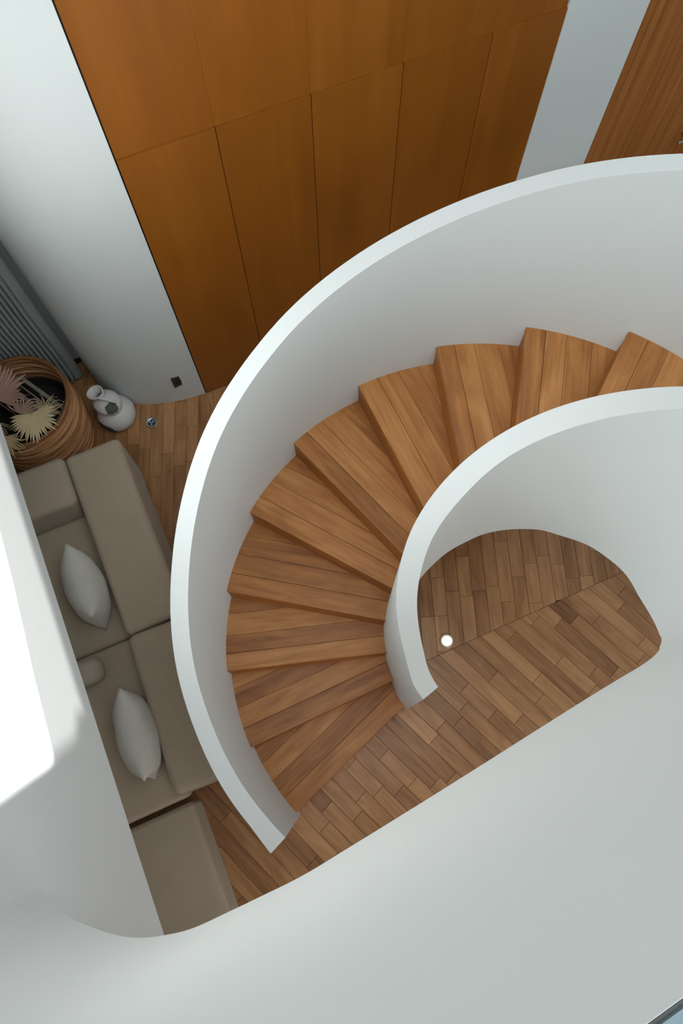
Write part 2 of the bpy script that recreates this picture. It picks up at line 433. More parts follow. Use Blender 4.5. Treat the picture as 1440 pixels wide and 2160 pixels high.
# a short run flush with the left wall first, so that the fillet leaves it tangentially
ec = crom([Vector(p) for p in edge], 7)
offp = []
for i, p in enumerate(ec):
    d = (ec[min(i + 1, len(ec) - 1)] - ec[max(i - 1, 0)]).normalized()
    offp.append(p + Vector((d.y, -d.x)) * 0.09)
v, f = [], []
n = len(ec)
BOT = [(0, 2.535), (0.02, 2.573), (0.05, 2.612), (0.08, 2.640), (0.12, 2.655), (0.2, 2.635), (0.3, 2.625), (0.7, 2.62), (1.0, 2.60)]
zbot = [interp(BOT, (p - ec[-1]).length) for p in ec]
v += [(p.x, p.y, zz) for p, zz in zip(ec, zbot)]; v += [(p.x, p.y, zz) for p, zz in zip(offp, zbot)]
v += [(p.x, p.y, ZT) for p in ec]; v += [(p.x, p.y, ZT) for p in offp]
for i in range(n - 1):
    a, b = i, i + 1
    f += [(a, b, 2 * n + b, 2 * n + a), (n + a, n + b, 3 * n + b, 3 * n + a), (a, b, n + b, n + a)]
    f += [(2 * n + a, 2 * n + b, 3 * n + b, 3 * n + a)]
f += [(0, n, 3 * n, 2 * n), (n - 1, 2 * n - 1, 4 * n - 1, 3 * n - 1)]
wlp = struct(mesh_obj('wall_landing_parapet', v, f, PLASTER, smooth=True, sharp=40))
# thin cap recessed a little behind the parapet's edge
v, f = [], []
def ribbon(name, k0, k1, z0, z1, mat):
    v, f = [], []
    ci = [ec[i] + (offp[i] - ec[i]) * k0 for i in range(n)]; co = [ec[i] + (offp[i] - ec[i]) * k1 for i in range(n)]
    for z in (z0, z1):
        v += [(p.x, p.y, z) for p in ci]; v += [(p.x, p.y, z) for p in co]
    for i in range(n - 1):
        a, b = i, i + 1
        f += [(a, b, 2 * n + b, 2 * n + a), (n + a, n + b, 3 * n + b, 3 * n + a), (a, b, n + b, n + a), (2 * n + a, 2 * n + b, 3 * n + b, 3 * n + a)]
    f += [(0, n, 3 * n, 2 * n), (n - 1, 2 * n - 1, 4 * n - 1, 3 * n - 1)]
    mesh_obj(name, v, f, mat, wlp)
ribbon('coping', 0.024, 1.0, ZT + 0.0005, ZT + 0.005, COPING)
ribbon('gap_shade_strip', 0.004, 0.024, ZT + 0.0002, ZT + 0.0012, plain('gap_shade_paint', (74, 76, 74), 0.8))  # dark strip laid on top, groove shade put into its colour
# slab
poly = [(p.x, p.y) for p in offp] + [tuple(pol(TA, 1.42).xy), tuple(pol(TA, 3.2).xy), tuple(st(2.8, 2.2).xy), tuple(st(2.8, -0.793).xy)]
v = [(p[0], p[1], ZB) for p in poly] + [(p[0], p[1], ZL) for p in poly]
bm = bmesh.new(); lo = [bm.verts.new(q) for q in v[:len(poly)]]; hi = [bm.verts.new(q) for q in v[len(poly):]]
bm.faces.new(lo[::-1]); bm.faces.new(hi)
for i in range(len(poly)):
    j = (i + 1) % len(poly); bm.faces.new((lo[i], lo[j], hi[j], hi[i]))
bmesh.ops.triangulate(bm, faces=[fc for fc in bm.faces if len(fc.verts) > 4]); bmesh.ops.recalc_face_normals(bm, faces=bm.faces)
me = bpy.data.meshes.new('floor_landing'); bm.to_mesh(me); bm.free(); me.materials.append(PLASTER)
lo_ = bpy.data.objects.new('floor_landing', me); COL.objects.link(lo_); struct(lo_)

# ================================================================== SPIRAL STAIR
stair = empty('spiral_staircase', (CX, CY, 0))
tag(stair, 'white spiral staircase with teak treads between two curved plaster parapets', 'staircase')
def own(o):
    o.parent = stair; o.matrix_parent_inverse = stair.matrix_basis.inverted(); return o
stair_inv = Matrix.Translation((-CX, -CY, 0))
H = 0.17
NA = [224.13, 205.64, 187.66, 169.87, 151.9, 134.37, 116.16, 98.57, 80.95, 62.36]
NI = [226.9, 208.81, 190.82, 172.17, 154.6, 138.6, 118.6, 100.9, 83.6, 65.2]
while len(NA) < 17: NA.append(NA[-1] - 17.87); NI.append(NI[-1] - 17.87)
NA.append(NA[-1] - 17.87); NI.append(NI[-1] - 17.87)
# inner wall radii / heights (keys are 230-a so that tables ascend as the stair climbs)
RA = [(-1, .479), (10, .470), (17, .455), (27, .444), (37, .445), (53, .452), (70, .460), (82, .465), (130, .465), (170, .462), (300, .462)]
RB = [(-4, .392), (8, .377), (20, .361), (29, .357), (40, .359), (52, .365), (65, .370), (82, .377), (103, .374), (125, .379), (155, .374), (300, .376)]
RO = 1.3183; RX = 1.392
TOPO = [(4.7, 1.19), (10, 1.222), (17, 1.285), (29, 1.362), (40, 1.465), (54, 1.567), (64, 1.668), (78, 1.826), (93, 1.954), (101, 2.027), (114, 2.135), (126, 2.24), (137.5, 2.35), (147.7, 2.454), (161, 2.583), (200, 2.945), (250, 3.42), (292, 4.06)]
def topi(k): return min(4.06, 2.71 + (53 - (230 - k)) * 0.0094 + (max(0, k - 240) ** 2) * 0.00011)
SOF = [(-6, -0.01), (14, 0.0), (30, 0.13), (60, 0.40), (91, 0.74), (114, 0.972), (128, 1.087), (139.5, 1.221), (163.5, 1.413), (171.3, 1.475), (183.2, 1.547), (199, 1.68), (212.5, 1.781), (224.6, 1.877), (234, 1.942), (243, 2.006), (256, 2.136), (274, 2.344), (281, 2.434), (289, 2.515), (290.84, 2.535)]
def sweep(name, ks, r1, r2, zb, zt, mat):
    v, f = [], []
    for k in ks:
        a = 230 - k
        for (r, z) in ((r1(k), zb(k)), (r2(k), zb(k)), (r2(k), zt(k)), (r1(k), zt(k))):
            v.append(pol(a, r, z))
    n = len(ks)
    for i in range(n - 1):
        for q in range(4):
            f.append((i * 4 + q, i * 4 + (q + 1) % 4, (i + 1) * 4 + (q + 1) % 4, (i + 1) * 4 + q))
    f += [(0, 1, 2, 3), tuple((n - 1) * 4 + q for q in (3, 2, 1, 0))]
    return own(mesh_obj(name, v, f, mat, smooth=True, sharp=40))
def fr(a, b, stp=2.0):
    n = int(math.ceil((b - a) / stp)); return [a + (b - a) * i / n for i in range(n + 1)]
op = sweep('outer_parapet', fr(4.8, 292), lambda k: RO, lambda k: RX + (0.012 if k < 10 else 0) * (10 - k) / 5.2, lambda k: max(0, interp(SOF, k)), lambda k: interp(TOPO, k), PLASTER)
# the free end of the inner parapet is cut square to the wall, not quite radially
def inner_par():
    v, f = [], []
    ks = fr(0.0, 230 + 60.84)
    n = len(ks)
    for i, k in enumerate(ks):
        wgt = max(0.0, 1 - k / 12.0)
        kA = k - 0.3 * wgt; kB = k - 3.2 * wgt
        zt = 1.04 if False else topi(k)
        for (kk, r, z) in ((kB, interp(RB, kB), max(0, interp(SOF, k))), (kA, interp(RA, kA), max(0, interp(SOF, k))), (kA, interp(RA, kA), zt), (kB, interp(RB, kB), zt)):
            v.append(pol(230 - kk, r, z))
    for i in range(n - 1):
        for q in range(4): f.append((i * 4 + q, i * 4 + (q + 1) % 4, (i + 1) * 4 + (q + 1) % 4, (i + 1) * 4 + q))
    f += [(0, 1, 2, 3), tuple((n - 1) * 4 + q for q in (3, 2, 1, 0))]
    return own(mesh_obj('inner_parapet', v, f, PLASTER, smooth=True, sharp=40))
inner_par()
# plaster soffit
v, f = [], []
ks = fr(34, 291)
for k in ks:
    z = interp(SOF, k)
    for r, dz in ((interp(RA, k) - 0.03, 0.004), (RO + 0.03, 0.004), (RO + 0.03, 0.028), (interp(RA, k) - 0.03, 0.028)):
        v.append(pol(230 - k, r, z + dz))
n = len(ks)
for i in range(n - 1):
    for q in range(4): f.append((i * 4 + q, i * 4 + (q + 1) % 4, (i + 1) * 4 + (q + 1) % 4, (i + 1) * 4 + q))
f += [(0, 1, 2, 3), tuple((n - 1) * 4 + q for q in (3, 2, 1, 0))]
own(mesh_obj('soffit', v, f, PLASTER, smooth=True, sharp=40))
# treads
def arc(a0, a1, r, n): return [pol(a0 + (a1 - a0) * i / n, r(a0 + (a1 - a0) * i / n)).xy.to_tuple() for i in range(n + 1)]
for k in range(17):
    zt = (k + 1) * H
    aO, aI = NA[k], NI[k]; bO, bI = NA[k + 1], NI[k + 1]
    pO, pI = pol(aO, RO).xy, pol(aI, 0.46).xy
    qO, qI = pol(bO, RO).xy, pol(bI, 0.46).xy
    d = (pI - pO).normalized(); nrm = Vector((d.y, -d.x))
    if (qO - pO).dot(nrm) < 0: nrm = -nrm
    d2 = (qI - qO).normalized(); n2 = Vector((d2.y, -d2.x))
    if (pO - qO).dot(n2) < 0: n2 = -n2
    sec = arc(aO + 4, bO - 8, lambda a: 1.328, 12) + arc(bI - 8, aI + 8, lambda a: interp(RA, 230 - a) - 0.012, 12)
    base = clip(sec, pO.x + nrm.x * 0.004, pO.y + nrm.y * 0.004, nrm.x, nrm.y)
    base = clip(base, qO.x - n2.x * 0.02, qO.y - n2.y * 0.02, n2.x, n2.y)
    ang = math.atan2(d.y, d.x)
    tr_ = own(prism('tread', base, zt - 0.034, zt - 0.006, BED, None, 0, ang, 0.5))
    cuts = [0.0, 0.098, 0.2, 0.315, 0.6]
    j = random.uniform(-0.012, 0.012)
    cuts = [0.0] + [c + j * (1 + i % 2) for i, c in enumerate(cuts[1:-1])] + [0.6]
    for i in range(len(cuts) - 1):
        g = 0.0006
        p = clip(sec, pO.x + nrm.x * (cuts[i] + (g if i else 0)), pO.y + nrm.y * (cuts[i] + (g if i else 0)), nrm.x, nrm.y)
        p = clip(p, pO.x + nrm.x * (cuts[i + 1] - g), pO.y + nrm.y * (cuts[i + 1] - g), -nrm.x, -nrm.y)
        p = clip(p, qO.x - n2.x * 0.012, qO.y - n2.y * 0.012, n2.x, n2.y)
        if len(p) < 3 or abs(parea(p)) < 3e-5: continue
        z0 = zt - 0.034 if i == 0 else zt - 0.006
        if i == 0:
            p1 = clip(p, pO.x + nrm.x * 0.004, pO.y + nrm.y * 0.004, -nrm.x, -nrm.y)
            nose = prism('nosing', p1, zt - 0.034, zt - 0.006, RISER, None, 0.0, ang, random.random())
            if nose: nose.parent = tr_; nose.matrix_parent_inverse = Matrix.Translation(-Vector(tr_.location)) @ Matrix.Identity(4)
        pk = prism('plank', p, zt - 0.006, zt, STEP, None, 0.0022 if i == 0 else 0.0007, ang, random.random())
        if pk:
            pk.parent = tr_; pk.matrix_parent_inverse = Matrix.Translation(-Vector(tr_.location))
    rs = clip(sec, pO.x + nrm.x * 0.003, pO.y + nrm.y * 0.003, nrm.x, nrm.y)
    rs = clip(rs, pO.x + nrm.x * 0.020, pO.y + nrm.y * 0.020, -nrm.x, -nrm.y)
    own(prism('riser', rs, max(0, zt - H), zt - 0.034, RISER, None, 0, ang, random.uniform(0.2, 0.7)))

# ================================================================== SOFT FURNITURE
def soft_box(name, sx, sy, sz, r, mat, puff=0.0, parent=None, nseg=5, wob=0.0, seed=0):
    """rounded cushion block, base at z=0, centred in x,y"""
    h = (sx / 2, sy / 2, sz / 2); r = min(r, sx / 2 * .98, sy / 2 * .98, sz / 2 * .98)
    def axis(hh):
        core = [-(hh - r) + (2 * (hh - r)) * i / 4 for i in range(5)]
        edge = [math.tan(R(45) * (i / nseg)) * r for i in range(1, nseg + 1)]
        return [-(hh - r) - e for e in edge[::-1]] + core + [(hh - r) + e for e in edge]
    ax = [axis(q) for q in h]
    idx = {}; vs = []; fs = []
    def vid(p):
        k = tuple(round(c, 5) for c in p)
        if k not in idx:
            idx[k] = len(vs)
            inn = Vector([max(-(h[i] - r), min(h[i] - r, p[i])) for i in range(3)])
            dd = Vector(p) - inn
            q = inn + (dd.normalized() * r if dd.length > 1e-9 else dd)
            u_, v_, w_ = q.x / h[0], q.y / h[1], q.z / h[2]
            pf = max(0, 1 - u_ * u_) * max(0, 1 - v_ * v_)
            q.z += puff * (pf ** 0.6) * (1 if q.z > 0 else 0)
            if wob: 
                q.z += wob * math.sin(9 * q.x + seed) * math.cos(7 * q.y + 2 * seed); q.x += wob * math.sin(8 * q.y + seed)
            vs.append((q.x, q.y, q.z + h[2]))
        return idx[k]
    for d_ in range(3):
        u_, w_ = (d_ + 1) % 3, (d_ + 2) % 3
        for sg in (-1, 1):
            for i in range(len(ax[u_]) - 1):
                for j in range(len(ax[w_]) - 1):
                    q = []
                    for (a, b) in ((i, j), (i + 1, j), (i + 1, j + 1), (i, j + 1)):
                        p = [0, 0, 0]; p[d_] = sg * h[d_]; p[u_] = ax[u_][a]; p[w_] = ax[w_][b]; q.append(vid(p))
                    if len(set(q)) == 4: fs.append(tuple(q))
    return mesh_obj(name, vs, fs, mat, parent, smooth=True, sharp=60)
def place(o, s, t, z, rot=0.0):
    p = st(s, t, z); o.matrix_basis = Matrix.Translation(p) @ Matrix.Rotation(AL + rot, 4, 'Z'); return o
def sblock(name, s0, s1, t0, t1, z0, z1, r, mat, parent, puff=0.0, rot=0.0, wob=0.0):
    o = soft_box(name, t1 - t0, s1 - s0, z1 - z0, r, mat, puff, wob=wob, seed=random.uniform(0, 6))
    place(o, (s0 + s1) / 2, (t0 + t1) / 2, z0, rot)
    if parent: o.parent = parent; o.matrix_parent_inverse = parent.matrix_basis.inverted()
    return o
sofa = place(empty('sofa'), -1.13, -1.15, 0)
tag(sofa, 'long low taupe fabric sofa with thick block backrest, under the white wall', 'sofa')
sblock('base', -2.17, -0.12, -1.70, -0.90, 0.0, 0.13, 0.02, SOFAF, sofa)
sblock('armrest', -2.208, -1.885, -1.70, -0.882, 0.0, 0.50, 0.045, SOFAF, sofa, puff=0.008)
sblock('seat_cushion', -1.885, -1.062, -1.70, -0.878, 0.13, 0.28, 0.03, SOFAF, sofa, puff=0.006)
sblock('seat_cushion', -1.058, -0.105, -1.70, -0.882, 0.13, 0.28, 0.03, SOFAF, sofa, puff=0.006)
sblock('backrest', -2.185, -1.022, -0.872, -0.532, 0.0, 0.50, 0.035, SOFAF, sofa, puff=0.010, rot=R(0.5))
sblock('backrest', -1.012, -0.122, -0.888, -0.552, 0.0, 0.50, 0.04, SOFAF, sofa, puff=0.010, rot=R(-2.4))
ott = place(empty('ottoman'), 0.35, -1.28, 0)
tag(ott, 'backless taupe upholstered ottoman block at the near end of the long sofa', 'ottoman')
sblock('upholstered_block', -0.078, 0.80, -1.70, -0.873, 0.0, 0.28, 0.03, SOFAF, ott, puff=0.008)

def pillow(name, w_, h_, th, mat, n=22, seed=0):
    vs, fs = [], []; rg = random.Random(seed)
    for side in (1, -1):
        for i in range(n + 1):
            for j in range(n + 1):
                u_ = -1 + 2 * i / n; v_ = -1 + 2 * j / n
                # pinch the sides between the corners
                x = u_ * w_ / 2 * (1 - 0.10 * (1 - v_ * v_)**1 * abs(u_) ** 3)
                y = v_ * h_ / 2 * (1 - 0.10 * (1 - u_ * u_) * abs(v_) ** 3)
                prof = (max(0, 1 - abs(u_) ** 2.4) ** 0.62) * (max(0, 1 - abs(v_) ** 2.4) ** 0.62)
                wr = 0.004 * math.sin(14 * x + 22 * y + seed) * prof + 0.003 * math.sin(31 * x - 17 * y + 2 * seed) * prof
                vs.append((x, side * (th / 2 * prof + wr * 0.8), y))
    N = (n + 1) ** 2
    for s_ in (0, 1):
        for i in range(n):
            for j in range(n):
                a = s_ * N + i * (n + 1) + j; fs.append((a, a + 1, a + n + 2, a + n + 1) if s_ else (a, a + n + 1, a + n + 2, a + 1))
    o = mesh_obj(name, vs, fs, mat)
    bm = bmesh.new(); bm.from_mesh(o.data); bmesh.ops.remove_doubles(bm, verts=bm.verts, dist=1e-4); bmesh.ops.recalc_face_normals(bm, faces=bm.faces); bm.to_mesh(o.data); bm.free()
    for p in o.data.polygons: p.use_smooth = True
    return o
# local x: along the sofa, z: up, y: thickness; standing on an edge, leaning back on the backrest
def put_pillow(o, s, t, z, yaw, lean):
    p = st(s, t, z)
    o.matrix_basis = Matrix.Translation(p) @ Matrix.Rotation(AL - R(90) + yaw, 4, 'Z') @ Matrix.Rotation(lean, 4, 'X')
p1 = pillow('throw_pillow', 0.46, 0.40, 0.215, PILLF, seed=1); put_pillow(p1, -1.375, -0.995, 0.475, R(1), R(-6))
tag(p1, 'pale ribbed throw pillow standing against the backrest nearer the sofa arm', 'pillow', 'throw pillows on the sofa')
p2 = pillow('throw_pillow', 0.50, 0.40, 0.215, PILLF, seed=4); put_pillow(p2, -0.50, -0.985, 0.475, R(-3), R(-6))
tag(p2, 'pale ribbed throw pillow on the sofa end nearer the ottoman', 'pillow', 'throw pillows on the sofa')
p3 = sblock('seat_pad', -1.02, -0.875, -1.48, -1.075, 0.284, 0.40, 0.055, plain('light_taupe', (182, 170, 154), 0.95, bump=0.3, bscale=400), None, puff=0.006)
tag(p3, 'small rounded taupe cushion lying across the seam of the sofa seat', 'cushion')

# ================================================================== CURTAIN
v, f = [], []
cols = []
t = -0.668; x = 0
# flat leading edge, then tight pleats
cols.append((t, -2.972)); cols.append((-0.70, -2.968)); cols.append((-0.725, -2.972)); cols.append((-0.735, -2.995))
t = -0.745; i = 0
while t > -1.66:
    cols.append((t, -2.966 if i % 2 == 0 else -3.000)); t -= 0.0075 if i % 2 == 0 else 0.0065
    cols.append((t, -2.960 if i % 2 == 0 else -3.006)); t -= 0.0072
    i += 1
zs = [0.012, 0.05, 0.3, 0.8, 1.3, 1.76]
for k, z in enumerate(zs):
    sp = 0.0 if k > 1 else 0.006
    for j, (tt, ss) in enumerate(cols):
        v.append(st(ss + sp * math.sin(j * 1.7), tt + (0.012 * math.sin(z * 5) * 0.4) - (0.02 if k == 0 and j < 3 else 0), z))
m = len(cols)
for k in range(len(zs) - 1):
    for j in range(m - 1): f.append((k * m + j, k * m + j + 1, (k + 1) * m + j + 1, (k + 1) * m + j))
cur = mesh_obj('curtain', v, f, CURTF, smooth=True, sharp=30)
sm_ = cur.modifiers.new('thick', 'SOLIDIFY'); sm_.thickness = 0.002
tag(cur, 'grey linen curtain in tight pleats hanging behind the rattan basket', 'curtain')

# ================================================================== BASKET WITH DRIED PALMS
bc = (-2.605, -1.005)
RATT = wood('rattan', (128, 84, 50), (168, 116, 74), (200, 150, 104), rough=0.55, coords='Object', gu=9, gv=9, tintamt=0.7, bump=0.3, grain=0.45)
basket = place(empty('rattan_basket'), bc[0], bc[1], 0)
tag(basket, 'big round brown rattan basket full of dried palm leaves, in front of the curtain', 'basket')
def brad(z):
    return interp([(0.0, 0.262), (0.1, 0.285), (0.28, 0.302), (0.45, 0.300), (0.56, 0.296)], z)
nh = 34
for i in range(nh):
    z = 0.010 + i * 0.0163; r0 = brad(z); ph = i * 1.37; pts = []
    for k in range(48):
        a = 2 * math.pi * k / 48
        rr_ = r0 + 0.004 * math.sin(2 * a + ph) + 0.003 * math.sin(5 * a + 2 * ph)
        zz = z + 0.011 * math.sin(a + 0.35) * (1 if 1 < i < nh - 2 else 0.3) + 0.006 * math.sin(3 * a + ph)
        c = st(bc[0], bc[1]); pts.append((c.x + rr_ * math.cos(a), c.y + rr_ * math.sin(a), max(0.011, zz)))
    tb = tube('rattan_strand', pts, 0.0088, RATT, None, seg=7, closed=True)
    at = tb.data.attributes.new('tint', 'FLOAT', 'FACE'); tv = random.random()
    for q in range(len(tb.data.polygons)): at.data[q].value = tv
    tb.parent = basket; tb.matrix_parent_inverse = basket.matrix_basis.inverted()
c = st(bc[0], bc[1])
rim = tube('rim', [(c.x + 0.298 * math.cos(2 * math.pi * k / 56), c.y + 0.298 * math.sin(2 * math.pi * k / 56), 0.572) for k in range(56)], 0.013, RATT, None, seg=10, closed=True)
rim.parent = basket; rim.matrix_parent_inverse = basket.matrix_basis.inverted()
def lathe(name, prof, mat, seg=40, loc=(0, 0, 0), smooth=True, sharp=40):
    vs, fs = [], []
    for (r, z) in prof:
        for k in range(seg):
            a = 2 * math.pi * k / seg; vs.append((r * math.cos(a), r * math.sin(a), z))
    for i in range(len(prof) - 1):
        for k in range(seg):
            k2 = (k + 1) % seg; fs.append((i * seg + k, i * seg + k2, (i + 1) * seg + k2, (i + 1) * seg + k))
    return mesh_obj(name, vs, fs, mat, None, loc, smooth=smooth, sharp=sharp)
LINER = plain('dark_liner', (40, 33, 29), 0.9)
ln = lathe('liner', [(0.0, 0.02), (0.25, 0.02), (0.272, 0.3), (0.276, 0.36), (0.282, 0.36), (0.282, 0.3), (0.258, 0.012), (0, 0.012)], LINER, loc=(c.x, c.y, 0))
ln.parent = basket; ln.matrix_parent_inverse = basket.matrix_basis.inverted()
SOIL = plain('dark_filling', (30, 27, 24), 0.95, bump=0.8, bscale=30)
sl = lathe('filling', [(0.0, 0.30), (0.13, 0.292), (0.262, 0.285), (0.262, 0.25), (0, 0.25)], SOIL, loc=(c.x, c.y, 0))
sl.parent = basket; sl.matrix_parent_inverse = basket.matrix_basis.inverted()

def palm_mat(name, col): return plain(name, col, 0.75, bump=0.3, bscale=40, var=0.25)
def palm_leaf(label, s, t, z, nrm, spine, rad, blades, span, col, cup=0.25, tipgap=0.72, stalk_to=None, curl=0.0, seed=0):
    """a dried fan palm leaf: folded blades radiating from the hub, plus its stalk"""
    rg = random.Random(seed)
    hub = st(s, t, z); root = empty('dried_palm_leaf', hub)
    nrm = Vector(nrm).normalized(); x = Vector(spine); x = (x - nrm * x.dot(nrm)).normalized(); y = nrm.cross(x)
    m = palm_mat('dried_palm_%d' % seed, col); vs, fs = [], []
    for b in range(blades):
        a = R(-span / 2 + span * (b + 0.5) / blades); ha = R(span / blades) / 2
        L = rad * (1 - 0.35 * (abs(b + 0.5 - blades / 2) / (blades / 2)) ** 2) * rg.uniform(0.85, 1.08)
        cu = cup * rg.uniform(0.7, 1.3); side = rg.uniform(-curl, curl)
        base = len(vs); N = 6
        for k in range(N + 1):
            u_ = k / N; rr_ = L * (0.05 + 0.95 * u_)
            wd = rr_ * math.tan(ha) if u_ < tipgap else rr_ * math.tan(ha) * max(0.04, 1 - (u_ - tipgap) / (1 - tipgap))
            ang = a + side * max(0, u_ - 0.5) ** 2 * 4
            ctr = x * math.cos(ang) + y * math.sin(ang); lat = -x * math.sin(ang) + y * math.cos(ang)
            drop = cu * rad * u_ * u_ + (curl * 0.5 * rad * max(0, u_ - 0.6) * rg.uniform(-1, 1))
            p = ctr * rr_ + nrm * drop
            vs += [p - lat * wd, p + nrm * (wd * 0.55), p + lat * wd]
        for k in range(N):
            q = base + 3 * k; fs += [(q, q + 1, q + 4, q + 3), (q + 1, q + 2, q + 5, q + 4)]
    bl = mesh_obj('blades', vs, fs, m, root)
    mo = bl.modifiers.new('thick', 'SOLIDIFY'); mo.thickness = 0.0012
    e = stalk_to if stalk_to is not None else st(bc[0], bc[1], 0.3)
    e = Vector(e) - hub
    pts = [e * u_ + Vector((0, 0, -0.03)) * math.sin(math.pi * u_) for u_ in (0, .2, .45, .7, 1.0)]
    tube('stalk', pts, 0.004, m, root, seg=6)
    tag(root, label, 'dried leaf', 'dried palm leaves in the rattan basket')
    return root
Z = (0, 0, 1)
palm_leaf('large pinkish dried fan palm leaf over the far side of the basket', -2.67, -1.13, 0.60, (0.25, -0.35, 1), -S * 1.0 + T * 0.15, 0.245, 34, 250, (178, 140, 124), cup=0.08, tipgap=0.74, curl=0.07, seed=11, stalk_to=st(-2.62, -1.06, 0.3))
palm_leaf('cream dried fan palm leaf spread over the near rim of the basket', -2.47, -0.945, 0.61, (0.04, -0.06, 1), S * 1.0 - T * 0.05, 0.185, 32, 210, (206, 184, 146), cup=-0.03, tipgap=0.72, curl=0.06, seed=12, stalk_to=st(-2.6, -1.0, 0.3))
palm_leaf('curled pinkish dried palm leaf with thin fingers at the basket centre', -2.545, -1.02, 0.52, (0.6, -0.3, 0.7), T * 1.0 - S * 0.2, 0.165, 18, 250, (176, 142, 124), cup=0.35, tipgap=0.25, curl=0.9, seed=13, stalk_to=st(-2.6, -1.03, 0.3))
palm_leaf('small dried palm frond hanging over the basket edge beside the sofa arm', -2.38, -1.13, 0.62, (0.1, -0.15, 1), S * 1.0 + T * 0.1, 0.15, 18, 170, (182, 158, 120), cup=-0.12, tipgap=0.3, curl=0.5, seed=14, stalk_to=st(-2.5, -1.1, 0.3))
palm_leaf('olive dried palm frond at the wall-side edge of the basket', -2.53, -1.20, 0.58, (-0.3, 0, 1), S * 0.6 - T * 0.2, 0.20, 20, 170, (150, 130, 92), cup=-0.2, tipgap=0.3, curl=0.4, seed=15, stalk_to=st(-2.58, -1.12, 0.3))
palm_leaf('thin-fingered dried palm frond beside the cream fan', -2.515, -0.90, 0.50, (0.2, 0.1, 1), T * 0.9 - S * 0.5, 0.14, 16, 190, (184, 160, 124), cup=0.3, tipgap=0.25, curl=0.7, seed=16, stalk_to=st(-2.58, -0.97, 0.3))
# weathered board leaning inside the basket
GREYW = wood('weathered_grey_wood', (110, 100, 90), (150, 140, 128), (178, 168, 156), rough=0.7, coords='Object', gu=3, gv=20)
def beam(name, a, b, w_, h_, mat, parent=None):
    a, b = Vector(a), Vector(b); d = b - a; L = d.length
    vv, ff_ = box_vf(-w_ / 2, w_ / 2, -h_ / 2, h_ / 2, 0, L)
    o = mesh_obj(name, vv, ff_, mat, None); o.matrix_basis = Matrix.Translation(a) @ d.to_track_quat('Z', 'Y').to_matrix().to_4x4()
    bv = o.modifiers.new('bev', 'BEVEL'); bv.width = 0.003; bv.segments = 2
    if parent: o.parent = parent; o.matrix_parent_inverse = parent.matrix_basis.inverted()
    return o
fr_ = empty('wooden_frame', st(-2.62, -0.92, 0.40)); tag(fr_, 'small weathered grey wooden frame leaning inside the rattan basket', 'wooden frame')
A1, A2 = st(-2.775, -0.955, 0.55), st(-2.53, -0.79, 0.43)
B1, B2 = st(-2.725, -1.02, 0.53), st(-2.49, -0.87, 0.38)
beam('frame_rail', A1, A2, 0.024, 0.03, GREYW, fr_); beam('frame_rail', B1, B2, 0.024, 0.03, GREYW, fr_)
beam('frame_end', A1, B1, 0.03, 0.03, GREYW, fr_); beam('frame_end', A2, B2, 0.02, 0.03, GREYW, fr_)
beam('frame_board', (A1 + B1) / 2 - Vector((0, 0, 0.012)), (A2 + B2) / 2 - Vector((0, 0, 0.012)), 0.008, 0.075, plain('grey_board', (128, 118, 106), 0.8), fr_)

# ================================================================== VASE
m_v, nt, b = new_mat('chalky_white_clay')
tc = node(nt, 'ShaderNodeTexCoord')
def patch(center, rad):
    vd = node(nt, 'ShaderNodeVectorMath', operation='DISTANCE'); vd.inputs[1].default_value = center
    link(nt, tc.outputs['Object'], vd.inputs[0])
    nz = node(nt, 'ShaderNodeTexNoise'); nz.inputs['Scale'].default_value = 22; link(nt, tc.outputs['Object'], nz.inputs['Vector'])
    ad = node(nt, 'ShaderNodeMath', operation='MULTIPLY_ADD'); ad.inputs[1].default_value = 0.05; link(nt, nz.outputs['Fac'], ad.inputs[0]); link(nt, vd.outputs['Value'], ad.inputs[2])
    lt = node(nt, 'ShaderNodeMath', operation='LESS_THAN'); lt.inputs[1].default_value = rad + 0.025; link(nt, ad.outputs[0], lt.inputs[0]); return lt
vdir = Vector((0.37, -0.76, 0)).normalized()      # towards the camera side
pA = patch((0.040, -0.066, 0.272), 0.050)
pB = patch((-0.062, -0.108, 0.04), 0.078)
mxm = node(nt, 'ShaderNodeMath', operation='MAXIMUM'); link(nt, pA.outputs[0], mxm.inputs[0]); link(nt, pB.outputs[0], mxm.inputs[1])
mx = node(nt, 'ShaderNodeMix', data_type='RGBA'); mx.inputs[6].default_value = lin((214, 210, 208)); mx.inputs[7].default_value = lin((88, 94, 88))
link(nt, mxm.outputs[0], mx.inputs[0]); link(nt, mx.outputs[2], b.inputs['Base Color']); b.inputs['Roughness'].default_value = 0.8
vase = empty('vase', st(-2.575, -0.545, 0)); tag(vase, 'white clay gourd vase with grey-green patches and a loop handle, by the basket', 'vase')
prof = [(0, 0.0), (0.07, 0.0), (0.098, 0.012), (0.122, 0.05), (0.128, 0.09), (0.118, 0.13), (0.092, 0.165), (0.072, 0.182), (0.074, 0.20), (0.086, 0.225), (0.088, 0.25), (0.076, 0.278), (0.054, 0.298), (0.040, 0.312), (0.034, 0.33), (0.038, 0.352), (0.050, 0.372), (0.044, 0.374), (0.032, 0.352), (0.027, 0.33), (0.036, 0.30), (0.06, 0.25), (0.04, 0.2), (0, 0.19)]
bd = lathe('body', prof, m_v, seg=48); bd.parent = vase
for vv in bd.data.vertices:
    k = max(0, vv.co.z - 0.18); vv.co.x -= k * 0.24; vv.co.y += k * 0.02
    if vv.co.z > 0.33: vv.co.z += 0.010 * math.cos(3 * math.atan2(vv.co.y, vv.co.x)); vv.co.x *= 1.0 + 0.12 * math.cos(2 * math.atan2(vv.co.y, vv.co.x))
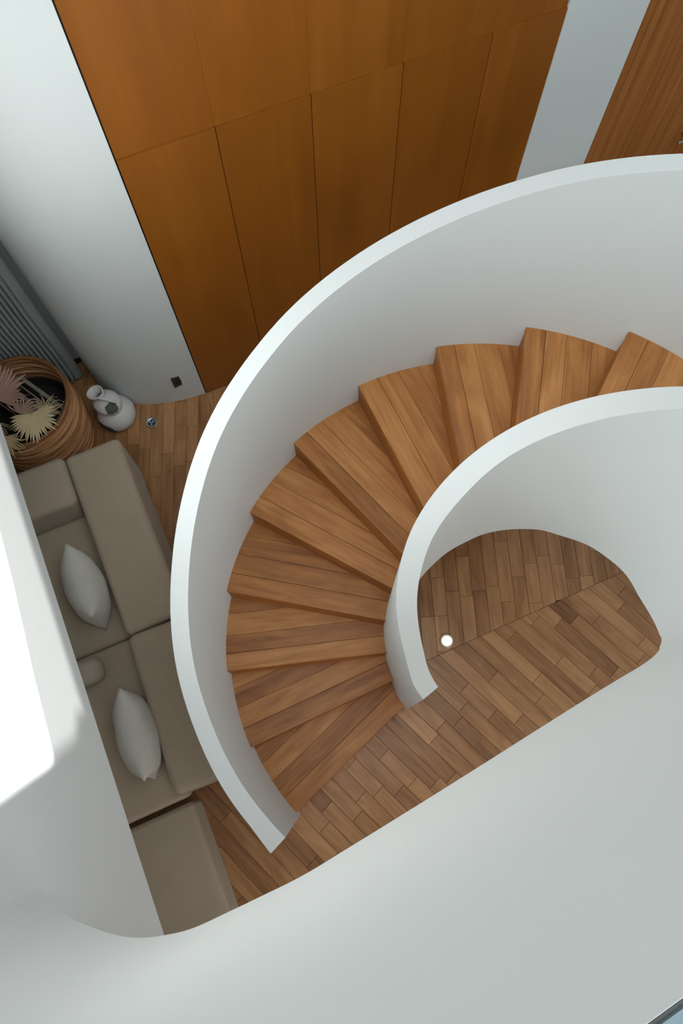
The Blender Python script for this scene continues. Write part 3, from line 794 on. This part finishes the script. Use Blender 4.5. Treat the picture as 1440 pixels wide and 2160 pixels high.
hdl = tube('handle', [(-0.022, -0.028, 0.358), (0.006, -0.036, 0.364), (0.038, -0.040, 0.350), (0.058, -0.034, 0.318), (0.050, -0.026, 0.285)], 0.010, m_v, vase, seg=12)

# ================================================================== SMALL FITTINGS
# wall socket on the curved wall
sk = st_box('wall_socket', -2.5395, -2.527, -0.108, -0.057, 0.197, 0.320, BRONZE)
sp_ = (0.062, 0.13)
sk.matrix_basis = Matrix.Translation(st(-2.5335, -0.083, 0.198)) @ Matrix.Rotation(AL + R(6.5), 4, 'Z')
tag(sk, 'dark bronze power socket plate low on the curved white wall', 'socket')
# bevelled plate in local frame + inner socket
def local_box(name, x0, x1, y0, y1, z0, z1, mat, parent):
    v_, f_ = box_vf(x0, x1, y0, y1, z0, z1); return mesh_obj(name, v_, f_, mat, parent)
sk.data.clear_geometry()
v_, f_ = box_vf(-0.036, 0.036, -0.006, 0.006, 0, 0.118)
sk.data.from_pydata(v_, [], f_); sk.data.update()
bvm = sk.modifiers.new('bev', 'BEVEL'); bvm.width = 0.003; bvm.segments = 2
local_box('socket_insert', -0.021, 0.021, -0.0075, -0.005, 0.035, 0.083, DARK, sk)
# unlit recessed floor light
fx = empty('recessed_floor_light', st(-2.456, -0.357, 0)); tag(fx, 'unlit round chrome recessed floor light beside the white vase', 'floor light')
def ring_part(name, prof_, mat, parent): 
    o = lathe(name, prof_, mat, seg=40); o.parent = parent; return o
ring_part('chrome_ring', [(0.0, 0.0), (0.041, 0.0), (0.042, 0.004), (0.039, 0.008), (0.029, 0.008), (0.024, 0.004), (0.0, 0.004)], CHROME, fx)
ring_part('lens_well', [(0.0, 0.0045), (0.0235, 0.0045), (0.0235, 0.0055), (0, 0.0055)], DARK, fx)
BLUEG = plain('blue_grey_lens', (150, 165, 185), 0.15, spec=0.8)
for q in range(3):
    a = R(35 + 120 * q); o = ring_part('lens', [(0.0, 0.0056), (0.0085, 0.0056), (0.0075, 0.010), (0.0, 0.0125)], BLUEG, fx)
    o.location = (0.0115 * math.cos(a), 0.0115 * math.sin(a), 0)
# lit recessed floor light in the stair well
lx = empty('recessed_floor_light', (0.6417, 0.6187, 0)); tag(lx, 'lit round recessed floor light glowing in the stair well', 'floor light')
GLOWR = plain('steel_rim', (170, 160, 150), 0.35, metal=0.8)
ring_part('steel_rim', [(0.0, 0.0), (0.044, 0.0), (0.0445, 0.003), (0.041, 0.005), (0.036, 0.003), (0.0, 0.003)], GLOWR, lx)
m_e, nt, b = new_mat('lit_lens'); b.inputs['Base Color'].default_value = (1, 0.97, 0.92, 1); b.inputs['Emission Color'].default_value = (1, 0.96, 0.9, 1); b.inputs['Emission Strength'].default_value = 9
m_e2, nt, b = new_mat('frosted_diffuser'); b.inputs['Base Color'].default_value = (0.8, 0.7, 0.6, 1); b.inputs['Emission Color'].default_value = (1, 0.82, 0.66, 1); b.inputs['Emission Strength'].default_value = 0.35
ring_part('diffuser', [(0.0, 0.0032), (0.0355, 0.0032), (0.034, 0.0048), (0.0, 0.006)], m_e2, lx)
ring_part('bulb_lens', [(0.0, 0.006), (0.0225, 0.0058), (0.020, 0.0085), (0.0, 0.0105)], m_e, lx)
